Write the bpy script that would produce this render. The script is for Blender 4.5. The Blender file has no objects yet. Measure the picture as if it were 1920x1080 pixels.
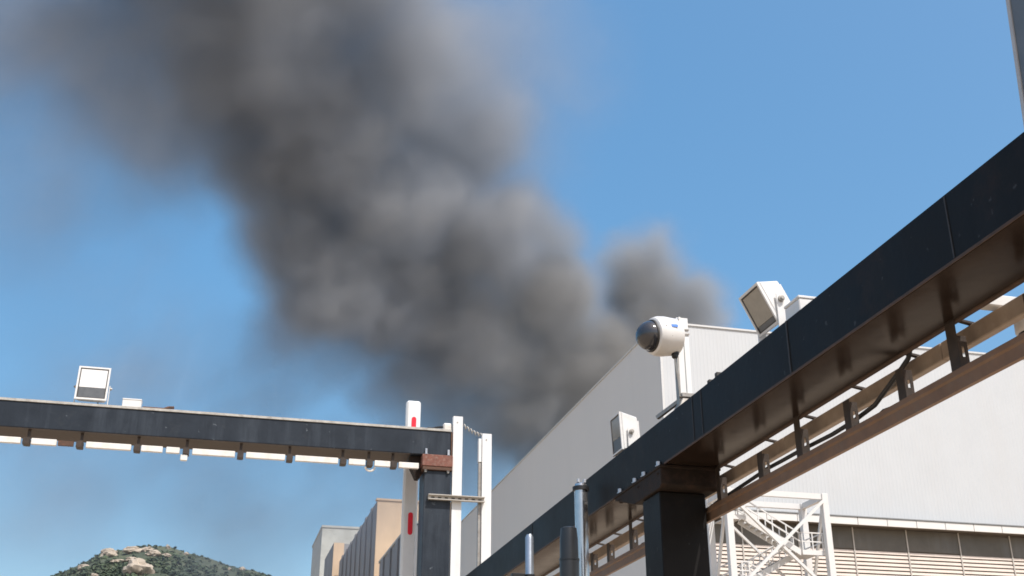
import bpy, bmesh, math, random
from mathutils import Vector, Matrix, noise as mnoise
random.seed(7)
S = bpy.context.scene
COL = S.collection

# ------------------------------------------------------------------ camera
cam_d = bpy.data.cameras.new('camera'); cam = bpy.data.objects.new('camera', cam_d); COL.objects.link(cam)
cam_d.sensor_width = 36.0; cam_d.lens = 40.07; cam_d.clip_start = 0.1; cam_d.clip_end = 20000
PITCH, YAW = math.radians(23.743), math.radians(14.183)      # tilted up, turned right of +Y
cam.location = (0, 0, 1.6)
cam.rotation_euler = (math.pi/2 + PITCH, 0, -YAW)
S.camera = cam
# ------------------------------------------------------------------ sky and sun
EL, AZ = math.radians(56), math.radians(156)                  # high sun behind the camera
SUN = Vector((math.cos(EL)*math.sin(AZ), math.cos(EL)*math.cos(AZ), math.sin(EL)))
W = bpy.data.worlds.new('World'); S.world = W; W.use_nodes = True
wn = W.node_tree; bg = wn.nodes['Background']
sky = wn.nodes.new('ShaderNodeTexSky'); sky.sky_type = 'NISHITA'; sky.sun_disc = False
sky.sun_elevation = EL; sky.sun_rotation = AZ; sky.altitude = 20
sky.air_density = 1.0; sky.dust_density = 4.0; sky.ozone_density = 2.0
hs = wn.nodes.new('ShaderNodeHueSaturation'); hs.inputs['Hue'].default_value = .493; hs.inputs['Saturation'].default_value = 1.8
gm = wn.nodes.new('ShaderNodeGamma'); gm.inputs['Gamma'].default_value = .6      # softens the sky's brightness range as a whole
wn.links.new(sky.outputs[0], gm.inputs['Color']); wn.links.new(gm.outputs[0], hs.inputs['Color']); wn.links.new(hs.outputs[0], bg.inputs[0]); bg.inputs[1].default_value = 0.15
sl = bpy.data.lights.new('sun', 'SUN'); sl.energy = 2.0; sl.angle = math.radians(0.5); sl.color = (1.0, 0.965, 0.92)
so = bpy.data.objects.new('sun', sl); COL.objects.link(so); so.rotation_euler = SUN.to_track_quat('Z', 'Y').to_euler()
# ------------------------------------------------------------------ exposure and render settings
S.view_settings.view_transform = 'Standard'; S.view_settings.look = 'None'
S.view_settings.exposure = 1.27; S.view_settings.gamma = 1.0; S.view_settings.use_curve_mapping = False
cy = S.cycles
cy.use_denoising = True
cy.max_bounces = 8; cy.diffuse_bounces = 4; cy.volume_bounces = 1
cy.volume_step_rate = 4.0; cy.volume_max_steps = 512
cy.filter_width = 1.7

# ------------------------------------------------------------------ materials
def nd(nt, t, **kw):
    n = nt.nodes.new(t)
    for k, v in kw.items(): setattr(n, k, v)
    return n

def mat(name, col, rough=0.5, metal=0.0, var=0.12, scale=4.0, dirt=None, dirt_amt=0.0, dirt_scale=2.0, streak=False,
        bump=0.0, bump_scale=60.0, spec=0.5, coat=0.0, rvar=0.1, rust=None, specks=None):
    """Painted / plain surface: base colour with blotchy variation, optional dirt (or vertical streaks) and fine relief."""
    m = bpy.data.materials.new(name); m.use_nodes = True; nt = m.node_tree; L = nt.links
    b = nt.nodes['Principled BSDF']; b.inputs['Metallic'].default_value = metal
    b.inputs['Specular IOR Level'].default_value = spec; b.inputs['Coat Weight'].default_value = coat
    tc = nd(nt, 'ShaderNodeNewGeometry')
    n1 = nd(nt, 'ShaderNodeTexNoise'); n1.inputs['Scale'].default_value = scale; n1.inputs['Detail'].default_value = 6; n1.inputs['Roughness'].default_value = .65
    L.new(tc.outputs['Position'], n1.inputs['Vector'])
    mr = nd(nt, 'ShaderNodeMapRange'); mr.inputs[1].default_value = .25; mr.inputs[2].default_value = .75
    mr.inputs[3].default_value = 1 - var; mr.inputs[4].default_value = 1 + var
    L.new(n1.outputs['Fac'], mr.inputs[0])
    mx = nd(nt, 'ShaderNodeVectorMath', operation='SCALE'); mx.inputs[0].default_value = col[:3]
    L.new(mr.outputs[0], mx.inputs['Scale']); out = mx.outputs[0]
    if dirt:
        n2 = nd(nt, 'ShaderNodeTexNoise'); n2.inputs['Scale'].default_value = dirt_scale; n2.inputs['Detail'].default_value = 8; n2.inputs['Roughness'].default_value = .7
        if streak:
            mp = nd(nt, 'ShaderNodeMapping'); mp.inputs['Scale'].default_value = (1, 1, .12)
            L.new(tc.outputs['Position'], mp.inputs[0]); L.new(mp.outputs[0], n2.inputs['Vector'])
        else:
            L.new(tc.outputs['Position'], n2.inputs['Vector'])
        r2 = nd(nt, 'ShaderNodeMapRange'); r2.inputs[1].default_value = .48; r2.inputs[2].default_value = .72; r2.inputs[4].default_value = dirt_amt
        L.new(n2.outputs['Fac'], r2.inputs[0])
        mm = nd(nt, 'ShaderNodeMix', data_type='RGBA'); mm.inputs[7].default_value = (*dirt, 1)
        L.new(r2.outputs[0], mm.inputs[0]); L.new(out, mm.inputs[6]); out = mm.outputs[2]
    if rust:
        n4 = nd(nt, 'ShaderNodeTexNoise'); n4.inputs['Scale'].default_value = 1.7; n4.inputs['Detail'].default_value = 10; n4.inputs['Roughness'].default_value = .75
        L.new(tc.outputs['Position'], n4.inputs['Vector'])
        r4 = nd(nt, 'ShaderNodeMapRange'); r4.inputs[1].default_value = .55; r4.inputs[2].default_value = .70; r4.inputs[4].default_value = rust[3]
        L.new(n4.outputs['Fac'], r4.inputs[0])
        m4 = nd(nt, 'ShaderNodeMix', data_type='RGBA'); m4.inputs[7].default_value = (*rust[:3], 1)
        L.new(r4.outputs[0], m4.inputs[0]); L.new(out, m4.inputs[6]); out = m4.outputs[2]
    if specks:                                   # chips and bird-lime spots
        n5 = nd(nt, 'ShaderNodeTexNoise'); n5.inputs['Scale'].default_value = specks[0]; n5.inputs['Detail'].default_value = 3
        L.new(tc.outputs['Position'], n5.inputs['Vector'])
        r5 = nd(nt, 'ShaderNodeMapRange'); r5.inputs[1].default_value = .68; r5.inputs[2].default_value = .74; r5.inputs[4].default_value = .7
        L.new(n5.outputs['Fac'], r5.inputs[0])
        m5 = nd(nt, 'ShaderNodeMix', data_type='RGBA'); m5.inputs[7].default_value = (*specks[1:], 1)
        L.new(r5.outputs[0], m5.inputs[0]); L.new(out, m5.inputs[6]); out = m5.outputs[2]
    L.new(out, b.inputs['Base Color'])
    rr = nd(nt, 'ShaderNodeMapRange'); rr.inputs[3].default_value = max(.03, rough - rvar); rr.inputs[4].default_value = min(1, rough + rvar)
    L.new(n1.outputs['Fac'], rr.inputs[0]); L.new(rr.outputs[0], b.inputs['Roughness'])
    if bump:
        n3 = nd(nt, 'ShaderNodeTexNoise'); n3.inputs['Scale'].default_value = bump_scale; n3.inputs['Detail'].default_value = 4
        L.new(tc.outputs['Position'], n3.inputs['Vector'])
        bp = nd(nt, 'ShaderNodeBump'); bp.inputs['Strength'].default_value = bump; bp.inputs['Distance'].default_value = .01
        L.new(n3.outputs['Fac'], bp.inputs['Height']); L.new(bp.outputs[0], b.inputs['Normal'])
    return m

M = dict(
    ground=mat('ground_concrete', (.40, .31, .22), .9, var=.2, scale=.3),
    navy=mat('navy_paint', (.020, .026, .035), .45, spec=.2, var=.25, scale=3, dirt=(.075, .09, .11), dirt_amt=.45, dirt_scale=3.2, streak=True, bump=.12, bump_scale=25, rust=(.05, .055, .06, .5), specks=(9, .16, .18, .2)),
    charcoal=mat('charcoal_shade_paint', (.0095, .0085, .0080), .48, var=.22, scale=3, dirt=(.024, .022, .021), dirt_amt=.25, dirt_scale=3, streak=True, bump=.10, bump_scale=20, spec=.12, rust=(.032, .018, .012, .6), specks=(16, .05, .05, .055)),  # near-black version of the gantry paint, with the near beam's shade in its colour
    soffit=mat('soffit_bounce_paint', (.020, .013, .0095), .20, var=.25, scale=4, dirt=(.034, .023, .017), dirt_amt=.6, dirt_scale=5, spec=.12, bump=.08, bump_scale=9),  # brown holds the ground light reflected on the beam's underside
    lip=mat('brown_lip', (.06, .037, .025), .6, var=.35, scale=9, dirt=(.12, .06, .035), dirt_amt=.6, dirt_scale=8, spec=.3),
    seam=mat('weld_line', (.040, .040, .042), .6, var=.3, scale=20, spec=.2),
    edge=mat('weathered_edge', (.42, .40, .36), .6, var=.25, scale=8, dirt=(.12, .09, .07), dirt_amt=.6, dirt_scale=9),
    rust=mat('rusty_plate', (.17, .065, .045), .8, var=.4, scale=14, dirt=(.27, .19, .15), dirt_amt=.8, dirt_scale=22, bump=.5, bump_scale=80),
    rustdk=mat('dark_rust', (.085, .045, .028), .8, var=.35, scale=12, dirt=(.2, .08, .04), dirt_amt=.6, dirt_scale=18, bump=.4, bump_scale=80),
    galv=mat('galvanised_steel', (.33, .31, .28), .45, metal=.6, var=.2, scale=14, dirt=(.16, .10, .07), dirt_amt=.55, dirt_scale=10),
    rackdk=mat('rack_hanger_paint', (.045, .034, .027), .55, var=.3, scale=12, dirt=(.09, .06, .045), dirt_amt=.5, dirt_scale=14, spec=.3),
    railbr=mat('brown_rail', (.19, .108, .062), .5, var=.2, scale=8, dirt=(.20, .15, .11), dirt_amt=.5, dirt_scale=6, spec=.4),
    haunch=mat('haunch_rust', (.020, .0135, .010), .7, var=.35, scale=12, dirt=(.05, .027, .018), dirt_amt=.55, dirt_scale=12, bump=.4, bump_scale=80, spec=.2),
    bolt=mat('zinc_bolt', (.55, .56, .58), .4, metal=.7, var=.15, scale=40),
    duct=mat('cream_duct', (.72, .69, .64), .5, var=.06, scale=10, dirt=(.50, .42, .34), dirt_amt=.5, dirt_scale=7),
    shadeduct=mat('shaded_duct', (.32, .25, .19), .5, var=.2, scale=6, dirt=(.22, .16, .115), dirt_amt=.7, dirt_scale=5),  # pale duct in shade: dimness and warm bounce are in the colour
    cable=mat('black_cable', (.012, .012, .013), .5, var=.2),
    white=mat('white_enamel', (.68, .67, .65), .38, var=.04, scale=8, dirt=(.48, .43, .37), dirt_amt=.35, dirt_scale=9),
    whitepost=mat('white_post_paint', (.70, .70, .685), .45, var=.04, scale=5, dirt=(.55, .52, .47), dirt_amt=.35, dirt_scale=5, streak=True),
    cambody=mat('camera_housing', (.68, .66, .63), .33, var=.03, scale=12, dirt=(.62, .55, .48), dirt_amt=.3, dirt_scale=14),
    dome=mat('smoked_dome', (.03, .03, .035), .12, var=.1, coat=.6),
    blue=mat('blue_print', (.04, .16, .52), .5, var=.05),
    lensdark=mat('lamp_dark_panel', (.10, .105, .11), .35, var=.15, scale=20),
    lens=mat('lamp_diffuser', (.74, .73, .71), .25, var=.04, scale=14),
    lensshade=mat('shaded_lamp_glass', (.30, .275, .23), .2, var=.12, scale=14),  # olive tone puts shade into lenses turned away from the sun
    rim=mat('lamp_gasket', (.05, .045, .04), .6, var=.2),
    red=mat('red_reflector', (.72, .012, .03), .35, var=.1, scale=30),
    tube=mat('silver_tube', (.60, .60, .60), .22, metal=.9, var=.1, scale=12),
    bluetube=mat('grey_tube', (.36, .40, .45), .3, metal=.7, var=.1, scale=8),
    blacktube=mat('black_sleeve', (.022, .024, .027), .35, var=.2),
    mast=mat('mast_paint', (.12, .135, .15), .5, var=.12, scale=3),
    mastedge=mat('mast_edge', (.42, .41, .40), .5, var=.1, scale=3),
    clad=mat('white_cladding', (.49, .503, .51), .5, var=.03, scale=.4, dirt=(.48, .48, .475), dirt_amt=.5, dirt_scale=.5, streak=True),
    sideclad=mat('lifted_side_cladding', (.655, .64, .61), .6, var=.02, scale=.15, dirt=(.62, .605, .58), dirt_amt=.4, dirt_scale=.3, streak=True),  # paler and warmer than the front cladding, to lift the side wall's shade
    coping=mat('coping_metal', (.56, .56, .55), .45, var=.05),
    fascia=mat('fascia_white', (.66, .65, .62), .5, var=.04, scale=1, dirt=(.6, .57, .52), dirt_amt=.4, dirt_scale=1.2),
    flash=mat('flashing', (.22, .23, .23), .6, var=.1),
    slat=mat('beige_slat', (.66, .57, .50), .6, var=.08, scale=.6, dirt=(.45, .38, .32), dirt_amt=.4, dirt_scale=.8),
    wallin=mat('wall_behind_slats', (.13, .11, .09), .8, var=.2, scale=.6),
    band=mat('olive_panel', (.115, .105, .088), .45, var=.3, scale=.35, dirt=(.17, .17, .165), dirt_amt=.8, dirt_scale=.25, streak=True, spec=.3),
    mull=mat('pale_mullion', (.46, .43, .385), .6, var=.08),
    stair=mat('stair_white_steel', (.64, .63, .61), .5, var=.06, scale=2, dirt=(.5, .45, .4), dirt_amt=.35, dirt_scale=2),
    tread=mat('tread_grating', (.42, .40, .37), .6, var=.2, scale=4),
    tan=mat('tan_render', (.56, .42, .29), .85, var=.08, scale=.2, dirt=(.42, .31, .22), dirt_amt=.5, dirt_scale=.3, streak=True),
    grey=mat('shaded_facade', (.24, .24, .245), .8, var=.12, scale=.15, dirt=(.12, .12, .115), dirt_amt=.6, dirt_scale=.25, streak=True),  # shade on the blocks' side walls is painted in as this grey
    conc=mat('pale_concrete', (.44, .45, .42), .9, var=.12, scale=.3, dirt=(.3, .3, .27), dirt_amt=.6, dirt_scale=.4),
    glass=mat('window_glass', (.03, .035, .04), .15, var=.2),
    granite=mat('granite', (.40, .335, .26), .9, var=.25, scale=.12, dirt=(.20, .17, .13), dirt_amt=.7, dirt_scale=.16, bump=.6, bump_scale=.5),
)

def mat_scrub(name, c1, c2, scale):
    m = bpy.data.materials.new(name); m.use_nodes = True; nt = m.node_tree; L = nt.links
    b = nt.nodes['Principled BSDF']; b.inputs['Roughness'].default_value = .9; b.inputs['Specular IOR Level'].default_value = .1
    g = nd(nt, 'ShaderNodeNewGeometry'); n = nd(nt, 'ShaderNodeTexNoise'); n.inputs['Scale'].default_value = scale; n.inputs['Detail'].default_value = 8
    L.new(g.outputs['Position'], n.inputs['Vector'])
    r = nd(nt, 'ShaderNodeMapRange'); r.inputs[1].default_value = .35; r.inputs[2].default_value = .65; L.new(n.outputs['Fac'], r.inputs[0])
    x = nd(nt, 'ShaderNodeMix', data_type='RGBA'); x.inputs[6].default_value = (*c1, 1); x.inputs[7].default_value = (*c2, 1)
    L.new(r.outputs[0], x.inputs[0]); L.new(x.outputs[2], b.inputs['Base Color'])
    return m
M['hill'] = mat_scrub('hill_soil', (.05, .065, .045), (.10, .11, .07), .03)  # soil and scrub colours lightened and blued to carry distance haze
M['scrub'] = mat_scrub('hill_scrub', (.044, .060, .042), (.088, .115, .064), .05)

# ------------------------------------------------------------------ mesh helpers
def empty(name, loc, label=None, cat=None, group=None, rz=0.0):
    o = bpy.data.objects.new(name, None); COL.objects.link(o); o.location = loc; o.rotation_euler = (0, 0, rz); o.empty_display_size = .1
    return tag(o, label, cat, group)
def tag(o, label=None, cat=None, group=None, kind=None):
    if label: o['label'] = label
    if cat: o['category'] = cat
    if group: o['group'] = group
    if kind: o['kind'] = kind
    return o

class MB:
    def __init__(s): s.bm = bmesh.new()
    def _bev(s, vs, bevel):
        if bevel:
            es = {e for v in vs for e in v.link_edges}
            bmesh.ops.bevel(s.bm, geom=list(es), offset=bevel, segments=1, affect='EDGES', profile=.5)
    def box(s, x0, x1, y0, y1, z0, z1, bevel=0):
        v = [s.bm.verts.new((x, y, z)) for x in (x0, x1) for y in (y0, y1) for z in (z0, z1)]
        for f in ((0,1,3,2),(4,6,7,5),(0,4,5,1),(2,3,7,6),(0,2,6,4),(1,5,7,3)): s.bm.faces.new([v[i] for i in f])
        s._bev(v, bevel); return s
    def hexa(s, pts, bevel=0):           # 8 points: bottom ring then top ring
        v = [s.bm.verts.new(p) for p in pts]
        for f in ((3,2,1,0),(4,5,6,7),(0,1,5,4),(1,2,6,5),(2,3,7,6),(3,0,4,7)): s.bm.faces.new([v[i] for i in f])
        s._bev(v, bevel); return s
    def bar(s, a, b, w, h, up=(0,0,1), bevel=0):
        a, b = Vector(a), Vector(b); d = (b-a).normalized(); u = Vector(up)
        if abs(d.dot(u)) > .99: u = Vector((0,1,0))
        r = d.cross(u).normalized()*w/2; u = r.cross(d).normalized()*h/2
        return s.hexa([a-r-u, a+r-u, b+r-u, b-r-u, a-r+u, a+r+u, b+r+u, b-r+u], bevel)
    def lathe(s, a, axis, prof, n=20, cap=True):     # profile of (distance along axis, radius)
        a = Vector(a); d = Vector(axis).normalized(); u = d.orthogonal().normalized(); w = d.cross(u); rings = []
        for t, r in prof:
            if r < 1e-5: rings.append([s.bm.verts.new(a+d*t)])
            else: rings.append([s.bm.verts.new(a+d*t+(u*math.cos(2*math.pi*i/n)+w*math.sin(2*math.pi*i/n))*r) for i in range(n)])
        for A, B in zip(rings, rings[1:]):
            for i in range(n):
                j = (i+1) % n
                if len(A) == 1 and len(B) > 1: s.bm.faces.new([A[0], B[j], B[i]])
                elif len(B) == 1 and len(A) > 1: s.bm.faces.new([A[i], A[j], B[0]])
                elif len(A) > 1: s.bm.faces.new([A[i], A[j], B[j], B[i]])
        if cap:
            if len(rings[0]) > 1: s.bm.faces.new(rings[0][::-1])
            if len(rings[-1]) > 1: s.bm.faces.new(rings[-1])
        return s
    def cyl(s, a, b, r, n=14): a, b = Vector(a), Vector(b); return s.lathe(a, b-a, [(0, r), ((b-a).length, r)], n)
    def tube(s, pts, r, n=8):
        pts = [Vector(p) for p in pts]; rings = []; u = None
        for i, p in enumerate(pts):
            d = (pts[min(i+1, len(pts)-1)]-pts[max(i-1, 0)]).normalized()
            u = d.orthogonal().normalized() if u is None else (u-d*u.dot(d)).normalized()
            w = d.cross(u); rings.append([s.bm.verts.new(p+(u*math.cos(2*math.pi*k/n)+w*math.sin(2*math.pi*k/n))*r) for k in range(n)])
        for A, B in zip(rings, rings[1:]):
            for k in range(n): s.bm.faces.new([A[k], A[(k+1)%n], B[(k+1)%n], B[k]])
        s.bm.faces.new(rings[0][::-1]); s.bm.faces.new(rings[-1]); return s
    def prism(s, poly, axis, t0, t1, bevel=0):       # polygon in the two other axes, pushed along axis (0,1,2)
        def P(p, t): q = [p[0], p[1]]; q.insert(axis, t); return q
        A = [s.bm.verts.new(P(p, t0)) for p in poly]; B = [s.bm.verts.new(P(p, t1)) for p in poly]; n = len(poly)
        s.bm.faces.new(A[::-1]); s.bm.faces.new(B)
        for i in range(n): s.bm.faces.new([A[i], A[(i+1)%n], B[(i+1)%n], B[i]])
        s._bev(A+B, bevel); return s
    def xform(s, mtx): bmesh.ops.transform(s.bm, matrix=mtx, verts=s.bm.verts[:]); return s
    def build(s, name, m, parent=None, smooth=False, world=True, label=None):
        bm = s.bm; bmesh.ops.recalc_face_normals(bm, faces=bm.faces[:])
        if parent is not None and world:
            o = Vector((0,0,0)); p = parent
            while p: o += p.location; p = p.parent
            bmesh.ops.translate(bm, vec=-o, verts=bm.verts[:])
        me = bpy.data.meshes.new(name); bm.to_mesh(me); bm.free(); me.materials.append(M[m] if isinstance(m, str) else m)
        if smooth:
            for p in me.polygons: p.use_smooth = True
            me.set_sharp_from_angle(angle=math.radians(35))
        ob = bpy.data.objects.new(name, me); COL.objects.link(ob); ob.parent = parent
        if label: ob['label'] = label
        return ob
def box(name, m, parent, x0, x1, y0, y1, z0, z1, bevel=0): return MB().box(x0, x1, y0, y1, z0, z1, bevel).build(name, m, parent)
def shared(name, src, parent, off):      # a copy of a piece that shares its mesh
    o = src.copy(); o.name = name; COL.objects.link(o); o.parent = parent; o.location = src.location + Vector(off); return o
def hexbolt(parent, p, axis, r=.022, h=.03, m='bolt'):
    return MB().lathe(p, axis, [(0, r*1.5), (.006, r*1.5), (.0061, r), (h, r*.96)], 6).build('bolt', m, parent)

# ------------------------------------------------------------------ ground
g = MB(); gv = [g.bm.verts.new(p) for p in ((-4000,-3000,0),(4000,-3000,0),(4000,5000,0),(-4000,5000,0))]; g.bm.faces.new(gv)
tag(g.build('ground', 'ground'), kind='structure')

# ------------------------------------------------------------------ hill with boulders and scrub
HX = [-520,-330,-240,-184.8,-171.5,-147.4,-134.4,-105.5,-94.3,-58.5,-45.9,-27.2,4.1,29.2,60.8,110,190,330]
HZ = [40,120,188,222.6,229.1,242.2,252.1,257.0,261.4,262.5,259.1,253.7,245.9,240.7,232.8,214,165,60]
def hill_z(x, y):
    for i in range(len(HX)-1):
        if HX[i] <= x <= HX[i+1]:
            t = (x-HX[i])/(HX[i+1]-HX[i]); h = HZ[i]+(HZ[i+1]-HZ[i])*t; break
    else: h = HZ[0] if x < HX[0] else HZ[-1]
    d = 1400-y
    z = h - (.45*d if d > 0 else .3*-d)
    return z + 2.2*mnoise.noise((x*.035, y*.035, 1)) + 1.0*mnoise.noise((x*.11, y*.11, 5)) - 1.0
h = MB(); NX, NY = 150, 90; grid = []
for j in range(NY+1):
    y = 840+j*(900/NY)
    grid.append([h.bm.verts.new((-520+i*(850/NX), y, max(-3, hill_z(-520+i*(850/NX), y)))) for i in range(NX+1)])
for j in range(NY):
    for i in range(NX): h.bm.faces.new([grid[j][i], grid[j][i+1], grid[j+1][i+1], grid[j+1][i]])
hill = tag(h.build('hill', 'hill', smooth=True), kind='structure')
def rock(parent, x, y, r, sx=1, sz=.8, seed=0):
    b = MB(); bmesh.ops.create_icosphere(b.bm, subdivisions=4, radius=1.0)
    for v in b.bm.verts:
        p = v.co.copy(); n = mnoise.noise(p*1.3+Vector((seed*7.1, 0, 3)))*.42+mnoise.noise(p*3.1+Vector((seed*3.3, 9, 0)))*.20-abs(mnoise.noise(p*4.5+Vector((2, seed*5.1, 0))))*.16+mnoise.noise(p*9+Vector((seed, 1, 4)))*.05
        v.co = Vector((p.x*sx, p.y, p.z*sz))*(1+n)*r
    bmesh.ops.translate(b.bm, vec=(x, y, hill_z(x, y)+r*.05), verts=b.bm.verts[:])
    return b.build('boulder', 'granite', parent, smooth=True)
for k, (x, y, r, sx, sz) in enumerate([(-124.1,1386.8,10.4,1,.75),(-96,1380,8,1.5,.55),(-73.9,1357.6,8,1.2,.55),(-60,1356,4.5,1.3,.6),(-85.3,1294,16,1,.8),
        (-145.6,1362.6,6,1.2,.6),(-94.9,1344,6,1.5,.5),(-110.8,1350.8,6,1.6,.45),(25.4,1394.6,3.4,1,.8),(-61.1,1394.9,3.4,.9,1),(-39.9,1393.5,3.2,1,.7),
        (-128.5,1306.5,4,1,.7),(-35.3,1346,3.2,1.2,.5),(-104,1393,5,1.2,.7),(10,1380,3,1.3,.6),(-83,1384,6,1.2,.6)]):
    rock(hill, x, y, r, sx, sz, k)
sc = MB()
def tuft(b, x, y, z, r):
    n = 7; ph = random.random()*6
    for k in range(9):                              # leafy clump: tilted leaf-fans round a centre
        a = ph+k*.7+random.random()*.4; e = random.uniform(.1, 1.3); d = Vector((math.cos(a)*math.cos(e), math.sin(a)*math.cos(e), math.sin(e)))
        c = Vector((x, y, z))+d*r*random.uniform(.35, .9); u = d.orthogonal().normalized()*r*random.uniform(.35, .6); w = d.cross(u).normalized()*r*random.uniform(.35, .6)
        vs = [b.bm.verts.new(c+u*math.cos(t)*random.uniform(.7, 1.2)+w*math.sin(t)*random.uniform(.7, 1.2)+d*random.uniform(-.15, .15)*r) for t in (0, 1.25, 2.5, 3.8, 5.0)]
        b.bm.faces.new(vs)
cnt = 0
while cnt < 4200:
    x = random.uniform(-235, 110); y = random.uniform(1225, 1412)
    cnt += 1; q = mnoise.noise((x*.028, y*.02, 7))
    if q < -.12 and random.random() < .8: continue
    tuft(sc, x, y, hill_z(x, y), random.choice((1.0, 1.5, 2.2, 3.2, 4.4))*random.uniform(.8, 1.2)*(1.0 if y < 1385 else .6))
tag(sc.build('hill_scrub', 'scrub'), 'dense low green scrub covering the rocky hill', 'scrub', kind='stuff')

# ------------------------------------------------------------------ far tan and grey blocks
t = empty('apartment_block', (37, 265, 0), 'tall block with tan front and shaded grey side wall, far behind the navy gantry column', 'building')
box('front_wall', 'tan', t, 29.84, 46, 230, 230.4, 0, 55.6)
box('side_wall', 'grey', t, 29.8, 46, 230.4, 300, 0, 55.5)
box('parapet', 'tan', t, 29.6, 46.2, 229.8, 231.2, 55.6, 56.0)
t2 = empty('terrace_block', (38, 210, 0), 'low dark grey block in front of the tall tan block', 'building')
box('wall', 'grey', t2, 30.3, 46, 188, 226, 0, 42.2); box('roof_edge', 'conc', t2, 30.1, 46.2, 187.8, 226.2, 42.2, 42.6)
t3 = empty('slim_block', (30, 318, 0), 'narrow tan block stepping out behind the tall tan block', 'building')
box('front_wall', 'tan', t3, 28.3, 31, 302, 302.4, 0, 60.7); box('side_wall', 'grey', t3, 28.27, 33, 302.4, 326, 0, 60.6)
t4 = empty('concrete_block', (34, 345, 0), 'pale concrete block at the left end of the far block group', 'building')
box('wall', 'conc', t4, 27.7, 42, 334, 366, 0, 71.2); box('roof_edge', 'conc', t4, 27.5, 42.2, 333.8, 366.2, 71.2, 71.8)
for k in range(7): box('pilaster', 'grey', t, 29.5, 29.79, 236+9*k, 238.4+9*k, 0, 55.4)
for k in range(4): box('pilaster', 'grey', t2, 30.0, 30.29, 192+9*k, 195+9*k, 0, 42.1)

# ------------------------------------------------------------------ warehouse
wh = empty('warehouse', (58, 110, 0), 'large white ribbed warehouse with shaded side wall and slatted lower storey', 'building')
X0, X1, YF, ZT = 30.4, 86.8, 75.0, 33.95
core = MB().box(X0+.12, X1-.1, YF+.14, 178, 5, ZT-.15).build('core_wall', 'sideclad', wh)
# ribbed cladding panels, each a sheet with trapezoid ribs
PW = 2.4
pm = MB(); pr = []; xx = 0
while xx < PW-.02:
    pr += [(xx, 0), (xx+.17, 0), (xx+.20, -.008), (xx+.26, -.008), (xx+.29, 0)]; xx += .30
pr = [(a, b) for a, b in pr if a <= PW-.012]+[(PW, 0)]
fa = [(pm.bm.verts.new((X0+a, YF+b, 20.0)), pm.bm.verts.new((X0+a, YF+b, ZT))) for a, b in pr]
for A, B in zip(fa, fa[1:]): pm.bm.faces.new([A[0], B[0], B[1], A[1]])
p0 = pm.build('cladding_panel', 'clad', wh)
k = 1
while X0+(k+1)*PW <= X1+.01: shared('cladding_panel', p0, wh, (k*PW, 0, 0)); k += 1
# side wall panels, smooth, with fine joints
sp = MB().box(X0+.02, X0+.11, YF+.102, YF+6.094, 12, ZT).build('side_panel', 'sideclad', wh)
for k in range(1, 17): shared('side_panel', sp, wh, (0, 6*k, 0))
box('corner_trim', 'coping', wh, X0-.03, X0+.16, YF-.06, YF+.1, 20.0, ZT+.02)
box('coping', 'coping', wh, X0-.08, X1, YF-.1, YF+.35, ZT+.02, ZT+.16)
box('side_coping', 'coping', wh, X0-.06, X0+.32, YF+.36, 178, ZT+.02, ZT+.15)
# ledge: soffit slab, fascia panels, flashing
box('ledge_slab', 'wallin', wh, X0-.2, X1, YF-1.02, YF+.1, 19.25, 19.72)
fp = MB().box(X0-.2, X0-.2+2.36, YF-1.1, YF-1.03, 19.17, 19.70, .01).build('fascia_panel', 'fascia', wh)
for k in range(1, 24): shared('fascia_panel', fp, wh, (2.4*k, 0, 0))
box('flashing', 'flash', wh, X0-.25, X1, YF-1.16, YF-.06, 19.725, 19.80)
# slatted lower storey
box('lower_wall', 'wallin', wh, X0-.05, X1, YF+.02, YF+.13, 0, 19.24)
s0 = MB().hexa([(X0, YF-.05, 0), (X1, YF-.05, 0), (X1, YF+.0, 0), (X0, YF+.0, 0), (X0, YF-.02, .19), (X1, YF-.02, .19), (X1, YF+.0, .19), (X0, YF+.0, .19)])
sl0 = s0.build('slat', 'slat', wh); sl0.location.z += 17.36
for k in range(1, 36): shared('slat', sl0, wh, (0, 0, -.285*k))
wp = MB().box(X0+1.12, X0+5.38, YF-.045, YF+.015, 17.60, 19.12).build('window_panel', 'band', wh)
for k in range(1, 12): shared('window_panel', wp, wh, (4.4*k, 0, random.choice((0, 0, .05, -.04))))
m0 = MB().box(X0+1.0, X0+1.10, YF-.10, YF-.055, 7, 19.2).build('mullion', 'mull', wh)
for k in range(1, 13): shared('mullion', m0, wh, (4.4*k, 0, 0))

# ------------------------------------------------------------------ stair tower
st = empty('stair_tower', (32, 63.3, 0), 'white steel escape stair tower standing before the warehouse', 'stair tower')
PX, PY, TZ = (28.9, 35.25), (62.0, 64.75), 18.1
for px in PX:
    for py in PY: box('post', 'stair', st, px-.2, px+.2, py-.2, py+.2, 0, TZ, .02)
def ring(z, hgt=.34):
    for py in PY: MB().box(PX[0]+.203, PX[1]-.203, py-.12, py+.12, z-hgt, z).build('beam', 'stair', st)
    for px in PX: MB().box(px-.12, px+.12, PY[0]+.203, PY[1]-.203, z-hgt, z-.003).build('beam', 'stair', st)
for z in (TZ-.02, 12.0, 6.0): ring(z)
for zt, zb_ in ((17.6, 12.2), (11.5, 6.2), (5.6, .3)):
    MB().bar((PX[0]+.2, PY[0]-.03, zt), (PX[1]-.2, PY[0]-.03, zb_), .16, .2, (0,1,0)).build('brace', 'stair', st)
    MB().bar((PX[0]+.2, PY[0]-.20, zb_), (PX[1]-.2, PY[0]-.20, zt), .16, .2, (0,1,0)).build('brace', 'stair', st)
    MB().bar((PX[0]+.2, PY[1]+.05, zt), (PX[1]-.2, PY[1]+.05, zb_), .14, .16, (0,1,0)).build('brace', 'stair', st)
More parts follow.
